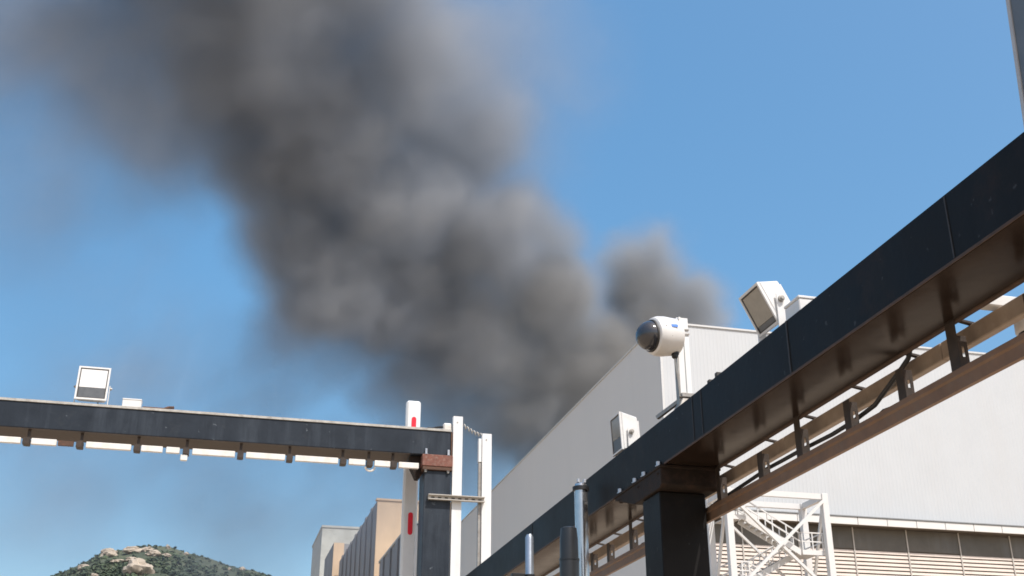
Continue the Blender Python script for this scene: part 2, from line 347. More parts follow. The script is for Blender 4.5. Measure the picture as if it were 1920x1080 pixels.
for px in PX: MB().bar((px, PY[0]+.2, 17.5), (px, PY[1]-.2, 12.4), .14, .16, (1,0,0)).build('brace', 'stair', st)
RUN0, RUN1 = 30.1, 33.6
def flight(zl, zr, ya, yb):      # from the left landing height to the right landing height
    for yy in (ya, yb):
        f = MB().bar((RUN0, yy, zl-.12), (RUN1, yy, zr-.12), .08, .34, (0,0,1)).build('stringer', 'stair', st)
    n = 10
    for i in range(n):
        u = (i+.5)/n; x = RUN0+(RUN1-RUN0)*u; z = zl+(zr-zl)*u
        MB().box(x-.17, x+.17, ya+.045, yb-.045, z-.06, z).build('step', 'tread', st)
    for yy in (ya, yb):
        for hh in (.55, 1.05): MB().bar((RUN0, yy, zl+hh), (RUN1, yy, zr+hh), .07, .07).build('handrail', 'stair', st)
        for i in range(5):
            u = i/4; x = RUN0+(RUN1-RUN0)*u; z = zl+(zr-zl)*u
            MB().box(x-.03, x+.03, yy-.03, yy+.03, z+.06, z+1.02).build('baluster', 'stair', st)
def landing(x0, x1, z):
    box('landing', 'tread', st, x0, x1, PY[0]+.25, PY[1]-.25, z-.07, z)
    MB().box(x0, x1, PY[0]+.2, PY[0]+.245, z-.24, z+.04).build('landing_edge', 'stair', st)
    for hh in (.55, 1.08): MB().box(x0, x1, PY[0]+.2, PY[0]+.26, z+hh-.035, z+hh+.035).build('handrail', 'stair', st)
    xe = x0+.04 if x0 < 31 else x1-.04
    for hh in (.55, 1.08): MB().box(xe-.03, xe+.03, PY[0]+.27, PY[1]-.27, z+hh-.035, z+hh+.035).build('handrail', 'stair', st)
    for q in range(3):
        x = x0+.05+(x1-x0-.1)*q/2
        MB().box(x-.03, x+.03, PY[0]+.195, PY[0]+.265, z+.045, z+1.04).build('baluster', 'stair', st)
zl = 16.55
for k in range(3):
    zr = zl-1.9
    landing(29.1, RUN0, zl); landing(RUN1, 35.05, zr)
    flight(zl, zr, 62.35, 63.25); flight(zl-3.8, zr, 63.5, 64.4); zl -= 3.8

# ------------------------------------------------------------------ near gantry (beam runs away from the camera)
BX0, BX1, BZ0, BZ1 = 3.37, 3.85, 3.99, 4.357
ga = empty('steel_gantry', (3.57, 8.7, 0), 'near charcoal steel gantry whose long beam slants across the photo', 'gantry')
box('beam', 'charcoal', ga, BX0, BX1, .6, 6.15, BZ0, BZ1, .003)
box('beam', 'charcoal', ga, BX0, BX1, 6.1505, 16.6, BZ0, BZ1, .003)
box('joint_plate', 'seam', ga, BX0-.005, BX0-.001, 6.142, 6.158, BZ0+.012, BZ1-.004)
box('soffit_tint_plate', 'soffit', ga, BX0+.006, BX1-.04, .62, 8.33, BZ0-.008, BZ0-.002)  # added sheet whose brown imitates ground bounce
box('soffit_tint_plate', 'soffit', ga, BX0+.006, BX1-.04, 9.53, 16.58, BZ0-.008, BZ0-.002)
MB().prism([(BX1-.036, BZ0-.014), (BX1+.002, BZ0-.014), (BX1+.002, BZ0-.002), (BX1-.036, BZ0-.002)], 1, .62, 16.55, .004).build('edge_lip', 'lip', ga)
box('column', 'charcoal', ga, 3.372, 3.77, 8.5, 8.89, 0, 3.80, .008)
box('column', 'charcoal', ga, 3.372, 3.77, .9, 1.3, 0, 3.985, .008)
hau = MB().prism([(8.38, 3.986), (9.5, 3.986), (9.5, 3.945), (9.02, 3.805), (8.42, 3.805), (8.38, 3.83)], 0, 3.345, 3.84, .006).build('haunch', 'haunch', ga)
box('cap_plate', 'haunch', ga, 3.335, 3.86, 8.36, 9.52, 3.963, 3.987, .004)
for yy in (8.44, 8.78, 9.0, 9.38): hexbolt(hau, (3.352, yy, 3.986), (0,0,1), .018, .04)
for yy in (8.44, 8.9, 9.38): hexbolt(hau, (3.36, yy, 3.93), (0,0,-1), .018, .03, 'haunch')

for yy in (2.6, 4.4, 7.55, 7.72, 10.6, 12.4): box('weld_seam', 'seam', ga, BX0-.004, BX0-.0005, yy, yy+.010, BZ0+.012, BZ1-.012)
box('base_lip', 'lip', ga, BX0-.008, BX0-.001, .62, 8.34, BZ0-.009, BZ0+.006)
box('base_lip', 'lip', ga, BX0-.008, BX0-.001, 9.54, 16.55, BZ0-.009, BZ0+.006)

# cable rack under the near beam
rk = empty('cable_rack', (3.84, 7, 3.57), 'brown steel cable rack hung on slotted hangers below the near beam', 'cable rack')
def hanger(y, zt, parent, wide=.075):
    b = MB(); z0 = 3.702; xs = 3.80; ww = .058                    # angle iron: plain leg, slotted leg
    b.box(xs, xs+.006, y, y+wide, z0, zt)
    yb = y-.006; zs = min(zt-.02, 3.885)
    b.box(xs, xs+.02, yb, y-.0003, z0, zs); b.box(xs+ww-.02, xs+ww, yb, y-.0003, z0, zs)
    z = z0
    while z < zs-.10: b.box(xs+.0203, xs+ww-.0203, yb, y-.0003, z, z+.06); z += .10
    b.box(xs+.0203, xs+ww-.0203, yb, y-.0003, zs-.06, zs)
    return b.build('hanger', 'rackdk', parent)
for y, wd in ((3.77, .08), (5.07, .085), (6.90, .08), (8.27, .07), (10.34, .08), (12.1, .08)): hanger(y, 3.975, rk, wd)
for y, wd in ((4.43, .07), (5.61, .075), (6.24, .07), (7.51, .075), (11.03, .07), (11.57, .07)): hanger(y, 3.893, rk, wd)
RP = [(3.806, 3.590), (3.836, 3.590), (3.836, 3.597), (3.822, 3.597), (3.822, 3.66), (3.806, 3.675), (3.806, 3.69), (3.90, 3.69), (3.90, 3.70), (3.796, 3.70), (3.796, 3.668), (3.806, 3.655)]
MB().prism(RP, 1, 1.4, 8.9).build('rail', 'railbr', rk); MB().prism(RP, 1, 8.903, 15.8).build('rail', 'railbr', rk)
for y0, y1 in ((1.4, 3.395), (3.40, 5.395), (5.40, 7.395), (7.40, 9.395), (9.40, 11.395), (11.4, 13.395), (13.4, 15.4)):
    MB().box(3.93, 3.985, y0, y1, 3.872, 3.978, .006).build('trunking', 'shadeduct', rk)
for y in (3.80, 4.46, 5.10, 5.64, 6.27, 6.93, 7.54, 8.30, 10.37, 11.06, 11.6, 12.13):
    MB().prism([(3.853, 4.03), (3.853, 3.996), (3.94, 3.981), (3.985, 3.981), (3.985, 3.989), (3.861, 4.006), (3.861, 4.03)], 1, y, y+.03).build('trunking_bracket', 'rackdk', rk)
CP = [(3.88, 5.61, 4.026), (3.88, 5.65, 3.966), (3.88, 5.74, 3.928), (3.88, 5.88, 3.874), (3.88, 6.07, 3.804), (3.88, 6.34, 3.779), (3.88, 6.62, 3.771), (3.88, 7.07, 3.783), (3.88, 7.32, 3.783), (3.88, 7.58, 3.786), (3.88, 7.96, 3.768), (3.88, 8.26, 3.755), (3.88, 8.57, 3.741), (3.88, 8.80, 3.715)]
MB().tube(CP, .015, 8).build('cable', 'cable', rk, smooth=True)
MB().tube([(3.88, 8.0+i*.05, 3.715+.025*math.sin(i*.9)) for i in range(22)], .007, 6).build('cable', 'galv', rk, smooth=True)
MB().tube([(3.90, 5.9+i*.12, 3.73+.018*math.sin(i*.7+1)+.01*math.sin(i*2.1)) for i in range(40)], .008, 6).build('cable', 'cable', rk, smooth=True)

# ------------------------------------------------------------------ far gantry (beam runs across)
gb = empty('steel_gantry', (3.1, 17.2, 0), 'farther navy steel gantry with rusty plate where beam meets column', 'gantry')
box('beam', 'navy', gb, -9.2, 3.31, 17.0, 17.58, 6.35, 6.735, .008)
box('soffit_tint_plate', 'rackdk', gb, -9.19, 2.68, 17.006, 17.575, 6.342, 6.348)  # added sheet, its dark brown deepens the shade under the beam
box('top_plate', 'edge', gb, -9.21, 3.315, 16.985, 17.60, 6.737, 6.772)
box('end_plate', 'rustdk', gb, 3.312, 3.33, 16.99, 17.56, 6.36, 6.73)
box('column', 'navy', gb, 2.905, 3.325, 17.0, 17.43, 0, 6.10, .008)
box('column', 'navy', gb, -9.1, -8.68, 17.0, 17.43, 0, 6.34, .008)
cpl = box('cap_plate', 'rust', gb, 2.86, 3.34, 16.95, 17.5, 6.16, 6.344, .008)
box('seat_plate', 'rustdk', gb, 2.87, 3.335, 16.96, 17.48, 6.105, 6.157, .004)
MB().prism([(2.70, 6.345), (2.855, 6.345), (2.855, 6.0), (2.80, 6.0), (2.70, 6.2)], 1, 17.12, 17.30).build('gusset', 'haunch', gb)
for x in (2.92, 3.27):
    hexbolt(cpl, (x, 16.972, 6.345), (0,0,1), .02, .09); hexbolt(cpl, (x, 16.98, 6.10), (0,0,-1), .02, .035, 'galv')
rl = empty('cable_rack', (-1, 17.5, 6.2), 'cream cable duct clipped along the underside of the farther navy beam', 'cable rack')
clips = [-2.85, -2.13, -1.34, -.65, .13, .85, 1.65, 2.05, 2.42]
segs = [(-9, -7.2), (-7.15, -5.3), (-5.25, -3.55), (-3.48, -2.92), (-2.78, -2.44), (-2.04, -1.42), (-1.28, -.98), (-.93, -.74), (-.56, .05), (.21, .78), (.93, 1.57), (1.73, 1.98), (2.12, 2.36), (2.49, 2.80)]
for a, b in segs: MB().box(a, b, 16.90, 16.955, 6.09, 6.178, .006).build('duct', 'duct', rl)
MB().box(-2.42, -2.21, 16.905, 16.955, 6.10, 6.17).build('joint_box', 'rustdk', rl)
for x in clips:
    MB().box(x-.045, x+.045, 16.896, 17.06, 6.092, 6.180).build('clip', 'rackdk', rl)
    MB().box(x-.02, x+.02, 17.07, 17.10, 6.10, 6.341).build('hanger', 'rackdk', rl)
MB().box(-.72, -.62, 16.91, 16.955, 5.99, 6.083, .01).build('cable_gland', 'duct', rl)
MB().tube([(2.06+.07*math.cos(a), 16.95, 6.08+.06*math.sin(a)) for a in [math.pi+i*math.pi/10 for i in range(11)]], .016, 6).build('cable_loop', 'duct', rl, smooth=True)
# conduit lying on the beam
cd = MB().tube([(-1.35, 17.1, 6.80), (-1.05, 17.1, 6.80), (-.98, 17.1, 6.83), (-.90, 17.1, 6.835)], .022, 8).build('conduit', 'rustdk', smooth=True)
tag(cd, 'short dark conduit lying on top of the navy beam beside the white box', 'conduit')

# ------------------------------------------------------------------ posts beside the far gantry
def red_post():
    p = empty('sensor_post', (2.84, 17.95, 0), 'white post with red reflector strips behind the navy beam', 'post')
    pb = box('body', 'whitepost', p, 2.725, 2.963, 17.86, 18.0, 0, 7.49, .03)
    for z in (7.03, 5.45, 3.9):
        b = MB(); r = .038; x = 2.852
        poly = [(x+r*math.cos(a), z+.14+r*math.sin(a)) for a in [i*math.pi/6 for i in range(7)]]+[(x+r*math.cos(a), z-.14+r*math.sin(a)) for a in [math.pi+i*math.pi/6 for i in range(7)]]
        b.prism(poly, 1, 17.852, 17.859).build('reflector', 'red', pb)
red_post()
def chan_post(x0, x1, y, zt, label, box_=False):
    p = empty('channel_post', ((x0+x1)/2, y, 0), label, 'post', 'white channel posts beside the farther gantry')
    b = MB(); b.prism([(x0, y), (x1, y), (x1, y+.09), (x1-.012, y+.09), (x1-.012, y+.012), (x0+.012, y+.012), (x0+.012, y+.09), (x0, y+.09)], 2, 0, zt)
    chn = b.build('channel', 'whitepost', p)
    MB().lathe(((x0+x1)/2-.01, y-.001, zt-.10), (0,-1,0), [(0, .012), (.006, .010)], 8).build('screw', 'galv', chn)
    if box_: box('side_box', 'whitepost', p, x0-.055, x0-.003, y+.02, y+.10, zt-.46, zt-.08, .004); box('rear_channel', 'galv', p, x0-.05, x0-.004, y+.03, y+.09, 0, zt-.47)
    return p
chan_post(3.345, 3.495, 17.0, 7.0, 'taller white channel post touching the end of the navy beam')
chan_post(3.815, 3.965, 17.0, 6.75, 'shorter white channel post with narrow side box, second from the navy column', True)
st2 = empty('strut_bar', (3.4, 16.95, 5.68), 'pale slotted strut bar joining navy column to the white channel posts', 'bar')
chn2 = MB().prism([(16.92, 5.64), (16.99, 5.64), (16.99, 5.72), (16.92, 5.72), (16.92, 5.708), (16.978, 5.708), (16.978, 5.652), (16.92, 5.652)], 0, 2.97, 3.85).build('channel', 'mull', st2)
for i in range(8): box('slot', 'rim', chn2, 3.02+i*.105, 3.07+i*.105, 16.972, 16.977, 5.67, 5.69)
hp = []
for i in range(140):
    u = i/139; a = u*2*math.pi*7
    hp.append((3.47+.37*u, 17.1+.03*math.cos(a), 6.93-.19*u-.03*math.sin(math.pi*u)+.028*math.sin(a)))
tag(MB().tube(hp, .009, 5).build('coiled_cable', 'mull', smooth=True), 'pale coiled cable strung between the tops of the white channel posts', 'cable')
br = empty('post_bracket', (3.25, 17.15, 6.77), 'small cream bracket and cable on the beam end against the taller channel post', 'bracket')
box('block', 'duct', br, 3.20, 3.34, 17.06, 17.2, 6.775, 6.90, .02)
MB().tube([(3.20, 17.1, 6.84), (3.10, 17.08, 6.82), (3.02, 17.06, 6.79), (2.94, 17.05, 6.785)], .016, 6).build('cable', 'cable', br, smooth=True)

# ------------------------------------------------------------------ floodlights
def floodlight(loc, rz, tilt, w, hh, d, label, stand=.10, dark=.36, lens='lensshade'):
    r = empty('floodlight', loc, label, 'floodlight', 'white floodlights on the gantry beams', rz)
    pz = stand+hh*.45                                          # pivot height
    T = Matrix.Translation((0, 0, pz)) @ Matrix.Rotation(tilt, 4, 'X') @ Matrix.Translation((0, 0, -pz))
    z0, z1 = stand, stand+hh
    def bl(b, name, m, p=r, smooth=False): b.xform(T); return b.build(name, m, p, smooth, world=False)
    bd = bl(MB().hexa([(-w/2,-d*.45,z0),(w/2,-d*.45,z0),(w*.40,d*.5,z0+hh*.1),(-w*.40,d*.5,z0+hh*.1),(-w/2,-d*.45,z1),(w/2,-d*.45,z1),(w*.40,d*.5,z1-hh*.12),(-w*.40,d*.5,z1-hh*.12)], .008), 'housing', 'white')
    for i in range(5):
        x = -w*.3+i*w*.15
        bl(MB().box(x-.006, x+.006, d*.505, d*.62, z0+hh*.16, z1-hh*.2), 'cooling_fin', 'white', bd)
    t = w*.055                                                  # front frame of four bars
    f = MB(); f.box(-w/2,-w/2+t,-d*.56,-d*.453,z0,z1); f.box(w/2-t,w/2,-d*.56,-d*.453,z0,z1); f.box(-w/2+t,w/2-t,-d*.56,-d*.453,z1-t,z1); f.box(-w/2+t,w/2-t,-d*.56,-d*.453,z0,z0+t)
    fr = bl(f, 'front_frame', 'white')
    gk = MB(); q = t*.55; a, b_ = -w/2+t+.001, w/2-t-.001; c, e = z0+t+.001, z1-t-.001
    gk.box(a,a+q,-d*.53,-d*.46,c,e); gk.box(b_-q,b_,-d*.53,-d*.46,c,e); gk.box(a+q,b_-q,-d*.53,-d*.46,c,c+q); gk.box(a+q,b_-q,-d*.53,-d*.46,e-q,e)
    bl(gk, 'gasket', 'rim', fr)
    zs = c+(e-c)*dark
    bl(MB().box(a+q+.001, b_-q-.001, -d*.515, -d*.46, zs+.001, e-q-.001), 'diffuser', lens, fr)
    bl(MB().box(a+q+.001, b_-q-.001, -d*.505, -d*.46, c+q+.001, zs-.001), 'lower_glass', 'lensdark', fr)
    for s in (-1, 1):                                           # yoke arms stay upright
        x = s*(w/2+.010)
        arm = MB().box(x-.005, x+.005, -.03, .03, .006, pz+.04).build('yoke_arm', 'white', r, world=False)
        MB().lathe((s*(w/2+.016), 0, pz), (s,0,0), [(0, .022), (.02, .022), (.021, .013), (.03, .012)], 8).build('pivot_bolt', 'galv', arm, world=False)
    MB().box(-w/2-.015, w/2+.015, -.03, .03, 0, .006).build('yoke_base', 'white', r, world=False)
    MB().tube([(w*.1, d*.45, pz), (w*.12, d*.8, pz-.06), (w*.2, d*.9, .05), (w*.3, d*.8, .012)], .009, 6).build('cable', 'cable', r, smooth=True, world=False)
    return r
floodlight((-2.09, 17.14, 6.773), 0, math.radians(-4), .45, .52, .22, 'white floodlight facing forward on the farther navy beam', .055, lens='lens')
floodlight((3.49, 6.57, 4.36), -math.pi/2, math.radians(26), .29, .31, .17, 'white floodlight tilted down on the near beam beside a junction box', .13, .16)
floodlight((3.47, 9.50, 4.36), -math.pi/2, math.radians(3), .27, .35, .17, 'white floodlight facing sideways on the near beam below the dome camera', .03)
def jbox(x0, x1, y0, y1, z0, z1, label):
    o = empty('junction_box', ((x0+x1)/2, (y0+y1)/2, z0), label, 'junction box', 'white junction boxes on the gantry beams')
    box('base', 'white', o, x0, x1, y0, y1, z0, z1-.022, .006); box('lid', 'white', o, x0-.004, x1+.004, y0-.004, y1+.004, z1-.021, z1, .005)
    return o
jbox(-1.64, -1.37, 17.02, 17.16, 6.773, 6.905, 'white junction box on the farther navy beam beside its floodlight')
jbox(3.45, 3.60, 6.10, 6.30, 4.358, 4.525, 'white junction box on the near beam beside the tilted floodlight')
# small dark clamps on the near beam's top edge
for i, (y, hh) in enumerate(((7.28, .035), (7.42, .025))):
    tag(MB().box(3.375, 3.43, y-.02, y+.02, 4.358, 4.358+hh, .004).build('beam_clamp', 'rim'), ('larger' if i == 0 else 'smaller')+' dark clamp nub on the near beam top below the tilted floodlight', 'clamp', 'dark clamps on the near beam')

# ------------------------------------------------------------------ dome security camera on its post
c = empty('security_camera', (3.5, 8.25, 4.358), 'white sideways dome security camera on a short post above the near beam', 'camera')
ax = Vector((-1, -.10, -.10)).normalized(); C0 = Vector((3.475, 8.20, 5.025)); ax = Vector((-1, -.16, -.10)).normalized()
hsg = MB().lathe(C0, ax, [(0, .12), (.012, .152), (.14, .166), (.19, .164), (.225, .152), (.236, .136)], 40).build('housing', 'cambody', c, smooth=True)
MB().lathe(C0+ax*.237, ax, [(0, .135), (.012, .133), (.0121, .126)], 40).build('dome_ring', 'rim', c, smooth=True)
R_ = .125
MB().lathe(C0+ax*.243, ax, [(0, R_)]+[(R_*1.0*math.sin(a), R_*math.cos(a)) for a in [math.pi/2*i/10 for i in range(1, 10)]]+[(R_, 0)], 36).build('dome', 'dome', c, smooth=True)
w_ = ax.cross(Vector((0, 0, 1))).normalized(); w_ = w_ if w_.y < 0 else -w_; u_ = w_.cross(ax).normalized(); u_ = u_ if u_.z > 0 else -u_
lb = MB(); gr = [[lb.bm.verts.new(C0+ax*t+(w_*math.cos(a)+u_*math.sin(a))*.1685) for a in (.16, .20, .24, .28, .32)] for t in (.075, .135)]
for i in range(4): lb.bm.faces.new([gr[0][i], gr[0][i+1], gr[1][i+1], gr[1][i]])
lb.build('printed_label', 'blue', hsg)
for p_ in ((.03, .10), (.16, .035), (.11, -.05)):
    q = C0+ax*p_[0]; MB().lathe(q+Vector((0, -math.sqrt(.165**2-p_[1]**2)+.001, p_[1])), (0,-1,p_[1]*6), [(0, .006), (.004, .005)], 8).build('screw', 'rim', hsg)
MB().lathe(C0+Vector((-.035, -.03, -.135)), (0,0,-1), [(0, .036), (.03, .036), (.031, .028), (.055, .026), (.065, .015)], 14).build('cable_gland', 'cable', hsg, smooth=True)
MB().tube([C0+Vector((-.035,-.03,-.2)), C0+Vector((-.028,-.025,-.30)), C0+Vector((-.012,-.015,-.40)), C0+Vector((-.004,-.01,-.52))], .008, 6).build('cable', 'galv', c, smooth=True)
box('back_plate', 'cambody', c, 3.462, 3.484, 8.10, 8.30, 4.90, 5.17, .004)
MB().prism([(3.485, 8.20), (3.585, 8.20), (3.585, 8.27), (3.575, 8.27), (3.575, 8.21), (3.495, 8.21), (3.495, 8.27), (3.485, 8.27)], 2, 4.37, 5.205).build('post', 'whitepost', c)
box('shade_bar', 'galv', c, 3.470, 3.483, 8.20, 8.26, 4.38, 4.86)  # added dark strip standing in for shade on the post's side face
box('groove', 'flash', c, 3.536, 3.542, 8.197, 8.1995, 4.55, 5.0)
for z in (5.10, 5.06): MB().box(3.50, 3.59, 8.19, 8.199, z-.006, z+.006).build('strap', 'galv', c)
box('clamp', 'galv', c, 3.48, 3.60, 8.17, 8.29, 4.50, 4.54, .006)
MB().hexa([(3.42,8.16,4.36),(3.62,8.16,4.36),(3.62,8.30,4.36),(3.42,8.30,4.36),(3.49,8.18,4.50),(3.57,8.18,4.50),(3.57,8.28,4.50),(3.49,8.28,4.50)], .006).build('foot', 'galv', c)
MB().bar((3.50, 8.30, 4.50), (3.38, 8.48, 4.41), .03, .03).build('stay', 'galv', c)

# dome hanging at the far side of the near rack
dc = empty('dome_camera', (4.2, 4.9, 4.0), 'grey dome camera partly seen through the near rack at the frame edge', 'camera')
MB().lathe((4.2, 4.9, 3.99), (0,0,-1), [(0, .10), (.02, .118), (.10, .12), (.115, .112)], 28).build('housing', 'white', dc, smooth=True)
MB().lathe((4.2, 4.9, 3.874), (0,0,-1), [(0, .108)]+[(.108*math.sin(a), .108*math.cos(a)) for a in [math.pi/2*i/8 for i in range(1, 8)]]+[(.108, 0)], 28).build('dome', 'dome', dc, smooth=True)
MB().box(3.853, 4.25, 4.86, 4.94, 3.993, 4.06, .006).build('bracket', 'white', dc)

# ------------------------------------------------------------------ tubes in front of the near beam
sp1 = empty('steel_tube', (3.22, 10.1, 0), 'shiny silver tube with black clamp ring at its top before the near beam', 'tube')
MB().lathe((3.22, 10.1, 0), (0,0,1), [(0, .062), (4.17, .062)], 24).build('tube', 'tube', sp1, smooth=True)
MB().lathe((3.22, 10.1, 4.171), (0,0,1), [(0, .078), (.035, .078), (.04, .06)], 24).build('clamp_ring', 'cable', sp1, smooth=True)
MB().lathe((3.22, 10.1, 4.212), (0,0,1), [(0, .058), (.022, .055), (.03, .04)], 24).build('cap', 'tube', sp1, smooth=True)
for dx in (-.03, .03): MB().box(3.22+dx-.013, 3.22+dx+.013, 10.06, 10.09, 4.243, 4.275, .004).build('cap_bolt', 'bolt', sp1)
MB().box(3.235, 3.262, 10.035, 10.039, 4.03, 4.05).build('rivet', 'galv', sp1)
sp2 = empty('black_post', (2.94, 9.6, 0), 'thick black post before the silver tube', 'post')
MB().lathe((2.94, 9.6, 0), (0,0,1), [(0, .086), (3.42, .086), (3.421, .090), (3.435, .090), (3.436, .082), (3.60, .080), (3.70, .07), (3.71, .05)], 26).build('sleeve', 'blacktube', sp2, smooth=True)
sp3 = empty('grey_tube', (3.12, 11.6, 0), 'slim blue grey tube left of the black post', 'tube')
MB().lathe((3.12, 11.6, 0), (0,0,1), [(0, .044), (4.02, .044), (4.05, .03)], 20).build('tube', 'bluetube', sp3, smooth=True)
MB().lathe((3.12, 11.6, 3.60), (0,0,1), [(0, .058), (.035, .058)], 20).build('clamp_ring', 'cable', sp3, smooth=True)
MB().box(2.92, 3.055, 11.54, 11.62, 3.60, 3.64, .006).build('clamp_arm', 'cable', sp3)

# ------------------------------------------------------------------ grey mast at the upper corner
ms = empty('grey_mast', (9.75, 10.2, 0), 'tapered grey mast rising behind the near beam in the upper corner', 'mast')
zz0, zz1 = 0, 14
def mr(z): return 9.45+(z-9.53)*.068            # its near edge leans with the taper
def mast_bar(xa, xb, ya, yb, name, m):
    MB().hexa([(mr(zz0)+xa, ya, zz0), (mr(zz0)+xb, ya, zz0), (mr(zz0)+xb, yb, zz0), (mr(zz0)+xa, yb, zz0), (mr(zz1)+xa, ya, zz1), (mr(zz1)+xb*.5, ya, zz1), (mr(zz1)+xb*.5, yb, zz1), (mr(zz1)+xa, yb, zz1)]).build(name, m, ms)
mast_bar(.02, 1.3, 10.0, 10.5, 'shaft', 'mast'); mast_bar(0, .06, 10.502, 10.56, 'edge_strip', 'mastedge')

# ------------------------------------------------------------------ smoke plume
BL = [      # billows: centre, radius, density, solid share of the radius
    (49.7, 150.0, 46.8, 11.4, 1.00, 0.50),
    (37.9, 150.0, 48.3, 9.0, 0.90, 0.50),
    (41.9, 150.0, 56.6, 10.8, 1.00, 0.50),
    (58.6, 152.0, 75.0, 10.0, 1.00, 0.45),
    (62.2, 152.0, 68.6, 10.3, 1.00, 0.45),
    (60.6, 150.0, 62.5, 9.6, 1.00, 0.45),
    (50.8, 150.0, 57.4, 10.9, 1.00, 0.60),
    (30.7, 146.0, 59.0, 11.9, 1.00, 0.45),
    (40.1, 146.0, 66.5, 10.8, 1.00, 0.45),
    (20.9, 142.0, 62.8, 11.6, 1.00, 0.45),
    (10.3, 138.0, 63.9, 10.5, 1.00, 0.45),
    (5.6, 136.0, 68.6, 10.5, 1.00, 0.45),
    (29.2, 140.0, 71.8, 13.0, 0.90, 0.40),
    (38.3, 142.0, 75.5, 10.0, 0.80, 0.30),
    (16.6, 136.0, 73.1, 13.6, 1.00, 0.40),
    (26.7, 136.0, 83.7, 13.5, 0.70, 0.20),
    (7.3, 132.0, 78.6, 14.7, 1.00, 0.40),
    (-1.3, 132.0, 75.7, 8.9, 0.90, 0.30),
    (17.9, 130.0, 89.0, 16.6, 0.70, 0.20),
    (-0.6, 128.0, 88.0, 16.6, 0.90, 0.30),
    (7.8, 124.0, 102.0, 18.5, 0.80, 0.20),
    (-14.0, 124.0, 89.3, 16.0, 0.45, 0.00),
    (30.2, 132.0, 99.6, 15.3, 0.20, 0.00),
    (-9.1, 118.0, 103.9, 21.5, 0.80, 0.20),
    (-25.5, 116.0, 96.0, 19.0, 0.30, 0.00),
    (29.5, 150.0, 48.5, 11.1, 0.70, 0.10),
    (25.0, 147.0, 54.1, 11.0, 0.80, 0.20),
    (33.0, 152.0, 43.9, 10.4, 0.50, 0.00),
    (16.3, 143.0, 55.8, 9.3, 0.40, 0.00),
    (-6.7, 130.0, 75.4, 9.4, 0.35, 0.00),
    (39.4, 140.0, 83.4, 9.3, 0.12, 0.00),
    (-6.6, 129.0, 81.1, 11.5, 0.55, 0.10),
    (-11.6, 127.0, 79.8, 11.9, 0.50, 0.00),
    (-18.4, 124.0, 84.5, 15.0, 0.40, 0.00),
    (18.5, 144.0, 57.1, 8.7, 0.50, 0.10),
    (6.6, 139.0, 58.6, 8.3, 0.50, 0.10),
]
VEIL = [    # thin drifting veils
    (-19.0, 124.0, 79.8, 18.6, 0.24, 0.00),
    (-27.6, 122.0, 82.3, 19.5, 0.28, 0.00),
    (-14.0, 126.0, 73.5, 16.1, 0.28, 0.00),
    (37.9, 134.0, 97.6, 15.5, 0.10, 0.00),
    (-25.6, 124.0, 67.8, 17.2, 0.18, 0.00),
    (-20.2, 128.0, 52.7, 14.6, 0.20, 0.00),
    (-12.4, 132.0, 44.4, 14.8, 0.26, 0.00),
    (17.4, 152.0, 43.6, 16.8, 0.25, 0.00),
    (5.0, 148.0, 51.2, 14.3, 0.25, 0.00),
    (-29.8, 122.0, 74.5, 15.9, 0.24, 0.00),
    (-19.5, 136.0, 34.9, 15.8, 0.18, 0.00),
    (-0.6, 146.0, 37.3, 16.8, 0.20, 0.00),
    (10.4, 146.0, 53.3, 12.1, 0.30, 0.00),
]
LO, HI = Vector((-52, 98, 22)), Vector((76, 170, 124))
RES = (240, 130, 190)
